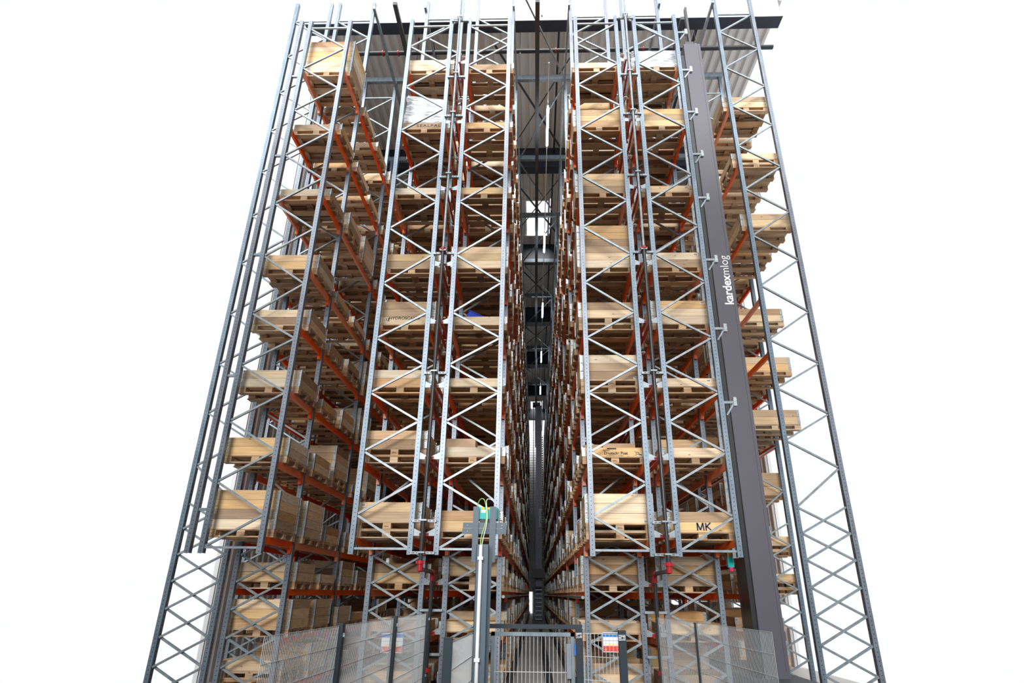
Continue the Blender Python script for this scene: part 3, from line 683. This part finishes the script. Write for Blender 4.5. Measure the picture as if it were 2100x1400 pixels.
# ---------------------------------------------------------------- cranes
def build_cranes():
    c = thing('stacker_crane', 'near stacker crane with tall grey mast bearing white letters, right of the right rack', 'crane', (4.2, 9.3, 0))
    ms = MB(); ms.box(-.22, .22, 0, .7, .6, 16.16).obj('mast', M_MAST, c)
    MB().box(.155, .159, -.002, 0, .7, 16.1).obj('seam', M_INK, c)
    MB().box(-.5, .5, -.6, 2.6, .12, .6).obj('base_carriage', M_BLACKM, c)
    for y in (-.3, 2.3): MB().tube((-.06, y, .19), (.06, y, .19), .17, 20).obj('wheel', M_BLACKM, c)
    MB().box(-.14, .10, .1, .5, 16.16, 16.4).box(-.02, .04, .1, .2, 16.4, 17.8).obj('top_guide', M_BLACKM, c)
    MB().tube((.15, .1, 16.16), (.15, .1, 16.3), .02, 8).obj('sensor', M_HINGE, c)
    MB().box(-.30, -.22, .05, .4, .6, 15.8).obj('guide_rail', M_BLACK, c)
    text('bold_lettering', 'kardex', .27, M_WHITE, c, (.06, -.003, 8.03), (math.pi / 2, -math.pi / 2, 0), .0065, align='LEFT')
    text('light_lettering', 'mlog', .27, M_WHITE, c, (.06, -.003, 8.79), (math.pi / 2, -math.pi / 2, 0), -.001, align='LEFT')
    # slotted strip and its brackets on the outer face of the right rack
    st = thing('slotted_strip', 'tall pale slotted metal strip behind the outermost upright of the right rack', 'strip', (3.605, 9.0, 0))
    MB().box(-.05, .05, 0, .02, 2.6, 15.4).obj('strip', M_BRACE, st)
    sl = MB(); z = 2.8
    while z < 15.3: sl.poly([(-.01, -.002, z), (.03, -.002, z + .05), (.03, -.002, z + .065), (-.01, -.002, z + .015)], (0, 0, 0), (0, .002, 0)); z += .26
    sl.obj('slots', M_INK, st)
    for q, z in enumerate((5.39, 6.95, 8.56, 10.16, 11.38, 12.65, 14.0, 15.3)):
        b = thing('rail_bracket', 'small galvanised bracket sticking out right of the right rack, %s from below' % ORD[q], 'bracket', (3.50, 8.46, z), 'brackets beside the crane mast')
        MB().box(-.02, .24, 0, .04, -.025, .025).obj('arm', M_BRACE, b); MB().bar((.05, .02, -.25), (.22, .02, .02), .03, .03).obj('strut', M_GALV, b)
        MB().box(.19, .25, -.01, .05, -.07, .1).obj('plate', M_HINGE, b)
    tag(MB().tube((4.2, 12, 9.1), (4.2, 12.9, 9.1), .05, 10).obj('aisle_lamp', M_WARM), 'small warm lamp seen between the right rack and the crane mast', 'lamp')
    # distant crane in the centre aisle
    c = thing('stacker_crane', 'distant stacker crane with dark blue mast and ladder in the centre aisle', 'crane', (.24, 31, 0))
    MB().box(-.2, .19, 0, .45, .5, 14.3).obj('mast', M_MASTB, c)
    MB().box(-.012, -.004, -.003, 0, .5, 14.2).obj('seam', M_INK, c)
    MB().tube((-.36, .1, .5), (-.36, .1, 14.2), .025, 8).obj('cable_pipe', M_BRACE, c)
    MB().box(-.42, .1, -.1, .4, 14.3, 14.5).box(-.25, -.12, 0, .15, 14.5, 17.9).obj('top_guide', M_BLACKM, c)
    MB().box(-.42, .36, -.3, .6, 2.9, 3.45).box(-.5, -.32, -.2, .3, 2.4, 3.6).obj('lift_carriage', M_BLACKM, c)
    MB().box(-.45, .4, -.5, .7, 2.33, 2.42).obj('platform', M_BLACK, c)
    for s in (-.3, .2): MB().box(s - .03 + (.1 if s > 0 else 0), s + .03 + (.1 if s > 0 else 0), -.4, -.3, .4, 2.35).obj('ladder_rail', M_BLACKM, c)
    for q in range(8): MB().box(-.22, .2, -.4, -.35, .5 + q * .24, .56 + q * .24).obj('ladder_rung', M_BRACE, c)
    MB().box(-.4, .4, -.6, 2.2, .13, .45).obj('base_carriage', M_BLACKM, c)
    for y in (-.35, 1.9): MB().tube((.04, y, .28), (.14, y, .28), .16, 16).obj('wheel', M_BLACKM, c)
    m = MB()
    for q in range(60): m.box(.2, .27, .05, .3, 2.6 + q * .16, 2.62 + q * .16)
    m.obj('cable_chain', M_BLACKM, c)
    text('lettering', 'kardexmlog', .25, M_BRACE, c, (.04, -.004, 6.0), (math.pi / 2, -math.pi / 2, 0), .004, align='LEFT')
    b = thing('beacon', 'red marker hung on the left side of the centre aisle, far in', 'marker', (-.5, 27, 2.32))
    MB().box(-.06, .12, 0, .1, -.1, .12).obj('body', M_SRED, b)
    s = thing('light_sensor', 'small teal and pink sensor box hanging at the right edge below the pallets', 'sensor', (3.58, 9.2, 2.45))
    MB().box(-.05, .06, 0, .06, 0, .18).obj('housing', M_TEAL, s); MB().box(-.03, .03, -.01, .05, -.07, 0).obj('lens', nm('pink_lens', (.75, .02, .12), .3), s)

# ---------------------------------------------------------------- fences, gate, sensor post
def panel(a, b, z0, z1, dv=.025, dh=.2, w=.0036, name='mesh_panel', par=None):
    """welded wire panel between two floor points"""
    m = MB(); a = Vector((a[0], a[1], 0)); b = Vector((b[0], b[1], 0)); L = (b - a).length; d = (b - a) / L; n = int(L / dv)
    for i in range(n + 1):
        p = a + d * (i * L / n); m.bar((p.x, p.y, z0), (p.x, p.y, z1), w, w, 0, tuple(d))
    z = z1
    while z > z0 - .01:
        m.bar((a.x, a.y, z), (b.x, b.y, z), .005, .005, 0, (0, 0, 1)); z -= dh
    return m.obj(name, M_WIRE, par)
def post(x, y, h, par, w=.06, m=None, ang=0):
    m_ = MB().box(-w / 2, w / 2, -w / 2, w / 2, 0, h); o = m_.obj('post', m or M_DARKPOST, par); o.location = (x, y, 0); o.rotation_euler = (0, 0, ang)
    k = MB().box(-w / 2 - .004, w / 2 + .004, -w / 2 - .004, w / 2 + .004, h, h + .012).obj('cap', m or M_DARKPOST, o)
    MB().box(w / 2, w / 2 + .02, -.01, .01, h - .12, h - .08).box(w / 2, w / 2 + .02, -.01, .01, h - 1.0, h - .96).obj('clip', M_HINGE, o)
    return o
def build_fences():
    f = thing('mesh_fence', 'long wire mesh safety fence with dark posts at lower left', 'fence')
    P = [(-2.07, 3.95), (-2.02, 5.35), (-1.94, 7.1), (-1.86, 8.82)]
    for a, b in zip(P, P[1:]): panel(a, b, .1, 1.62, par=f)
    for p in P[1:]: post(p[0], p[1], 1.63, f, .07)
    f = thing('mesh_fence', 'wire mesh safety fence with slim dark posts at lower right', 'fence')
    P = [(1.93, 8.15), (2.13, 6.9), (2.24, 5.7), (2.3, 5.1)]
    for a, b in zip(P, P[1:]): panel(a, b, .1, 1.62, par=f)
    for p in P[:2]: post(p[0], p[1], 1.60, f, .035)
    tag(panel((.465, 4.97), (.76, 4.85), .1, 1.60, .035, .2, .0035, 'mesh_fence'), 'narrow wire mesh panel between gate post and short dark post', 'fence')
    tag(panel((-.635, 3.92), (-.575, 4.95), .1, 1.60, .02, .2, .003, 'mesh_fence'), 'narrow wire mesh return panel between the low left post and the gate', 'fence')
    for x, y, w_, l in ((.425, 5.0, .062, 'dark post on the right side of the aisle gate'), (.80, 4.8, .065, 'short dark fence post standing just right of the gate post'),
                        (-.64, 3.85, .06, 'dark fence post left of the slate blue sensor post'), (-.475, 5.02, .055, 'dark post on the left side of the aisle gate')):
        o = thing('fence_post', l, 'post', (x, y, 0))
        MB().box(-w_ / 2, w_ / 2, -w_ / 2, w_ / 2, 0, 1.63).obj('post_tube', M_DARKPOST, o)
        MB().box(-w_ / 2 - .002, w_ / 2 + .002, -w_ / 2 - .002, w_ / 2 + .002, 1.63, 1.64).obj('cap', M_DARKPOST, o)
        if x > 0: MB().box(-w_ / 2 - .005, w_ / 2 - .008, -w_ / 2 - .008, -w_ / 2, 1.555, 1.605).obj('clamp_plate', M_HINGE, o); MB().tube((-.004, -w_ / 2 - .012, 1.58), (-.004, -w_ / 2 - .008, 1.58), .009, 8).obj('bolt', M_INK, o)
    g = thing('aisle_gate', 'galvanised wire gate closing off the centre aisle', 'gate', (0, 5.02, 0))
    MB().box(-.42, -.385, 0, .03, .08, 1.60).box(.345, .38, 0, .03, .08, 1.60).box(-.42, .38, 0, .03, 1.565, 1.60).box(-.42, .38, 0, .03, .08, .115).obj('gate_frame', M_GALV, g)
    m = MB(); x = -.385
    while x < .35: m.box(x - .0022, x + .0022, .01, .016, .1, 1.57); x += .0375
    for z in (1.25, 1.05 - .1, .65, .35): m.box(-.39, .35, .006, .010, z - .003, z + .003)
    m.obj('wire_infill', M_WIRE, g)
    MB().box(-.44, -.425, -.01, .03, 1.42, 1.58).box(-.475, -.44, -.01, .02, 1.48, 1.54).obj('hinge', M_HINGE, g)
    MB().box(.30, .345, -.02, .03, 1.2, 1.5).obj('lock_box', M_GALV, g)
    MB().box(.375, .392, -.02, .02, 1.40, 1.5).obj('latch', M_SBLUE, g)
    tag(MB().box(-.5, .46, 5.04, 5.09, 1.63, 1.67).obj('gate_header', M_DARKPOST), 'dark header bar lying across the top of the aisle gate posts', 'bar')
    # sensor post
    s = thing('sensor_post', 'slate blue steel post with white conduit and forked bracket before the aisle', 'post', (-.485, 4.6, 0))
    m = MB(); m.box(-.062, -.058, 0, .08, 0, 2.39).box(-.062, .042, 0, .006, 0, 2.39).box(.042, .048, 0, .1, 0, 2.39).box(.048, .075, .09, .1, 0, 2.39)
    m.obj('channel_post', M_BGREY, s)
    MB().box(-.1, .12, -.06, .16, 0, .012).obj('base_plate', M_BGREY, s)
    MB().tube((-.018, -.02, 0), (-.018, -.02, 2.38), .0165, 14).obj('conduit', M_WHITE, s)
    for z in (2.26, 1.4, .6): MB().box(-.042, .006, -.038, 0, z - .014, z + .014).obj('conduit_clip', M_WHITE, s)
    MB().box(-.118, -.062, .10, .106, 2.235, 2.762).obj('fork_plate', M_BGREY, s)
    MB().box(.045, .105, .10, .106, 2.235, 2.762).obj('fork_plate', M_BGREY, s)
    MB().box(-.215, .205, .12, .128, 2.555, 2.608).obj('cross_plate', M_BGREY, s); MB().box(-.22, .205, .12, .128, 2.498, 2.551).obj('cross_plate', M_BGREY, s)
    for x in (-.17, .165):
        for z in (2.58, 2.525): MB().tube((x, .118, z), (x, .112, z), .004, 8).obj('bolt', M_HINGE, s)
    MB().box(-.122, .115, .135, .29, 2.645, 2.762).obj('sensor_housing', M_TEAL, s)
    MB().box(-.045, -.012, .132, .135, 2.738, 2.76).box(.015, .038, .132, .135, 2.738, 2.76).obj('yellow_label', M_YEL, s)
    MB().box(-.045, .0, .132, .135, 2.705, 2.735).obj('type_label', M_WHITE, s)
    MB().box(-.055, .045, .14, .28, 2.60, 2.645).obj('lens_block', M_BLACK, s)
    def cable(name, pts, r, m):
        cu = bpy.data.curves.new(name, 'CURVE'); cu.dimensions = '3D'; cu.bevel_depth = r; cu.bevel_resolution = 3; cu.materials.append(m)
        sp = cu.splines.new('NURBS'); sp.points.add(len(pts) - 1)
        for p, q in zip(sp.points, pts): p.co = (*q, 1)
        sp.use_endpoint_u = True; sp.order_u = 4; t = bpy.data.objects.new(name, cu); C.objects.link(t); mk(name, as_mesh(t, name), s)
    cable('green_cable', [(-.02, -.02, 2.36), (-.03, .0, 2.44), (.0, .05, 2.55), (.02, .09, 2.65), (.0, .1, 2.8), (-.02, .1, 2.85), (-.07, .12, 2.84), (-.085, .15, 2.77)], .0042, M_GREEN)
    cable('white_cable', [(-.012, -.02, 2.36), (-.005, .0, 2.44), (.01, .05, 2.52), (.03, .09, 2.66), (.0, .1, 2.82), (.02, .1, 2.845), (.07, .12, 2.83), (.09, .14, 2.79)], .0036, M_WHITE)
    # load signs on the racks
    for x, z, l in ((-2.585, 1.085, 'blue white and red rack load sign behind the left fence'), (1.425, 1.14, 'blue white and red rack load sign behind the gate on the right')):
        q = thing('load_sign', l, 'sign', (x, 9.42, z))
        w2 = .205; h2 = .165
        MB().box(-w2, w2, 0, .006, -h2, h2).obj('board', M_WHITE, q)
        MB().box(-w2 + .01, w2 - .01, -.002, 0, .09, h2 - .01).box(-w2 + .005, -w2 + .012, -.002, 0, -h2, h2).box(w2 - .012, w2 - .005, -.002, 0, -h2, h2).box(-w2 + .01, w2 - .01, -.002, 0, .025, .031).obj('blue_band', M_SBLUE, q)
        MB().box(-w2 + .01, w2 - .01, -.002, 0, -h2 + .012, -.06).obj('red_band', M_SRD, q)
        MB().box(-.12, .12, -.002, 0, -.052, -.04).box(-.16, .1, -.002, 0, -.025, -.02).obj('yellow_lines', M_YEL, q)
        for sx in (-1, 1): MB().poly([(sx * .155 - .018, -.004, -.13), (sx * .155 + .018, -.004, -.13), (sx * .155, -.004, -.095)], (0, 0, 0), (0, .002, 0)).obj('warning_triangle', M_YEL, q)

build_shell()
build_frames()
build_beams()
nmz = build_loads()
build_special(nmz)
build_gap()
build_cranes()
build_fences()
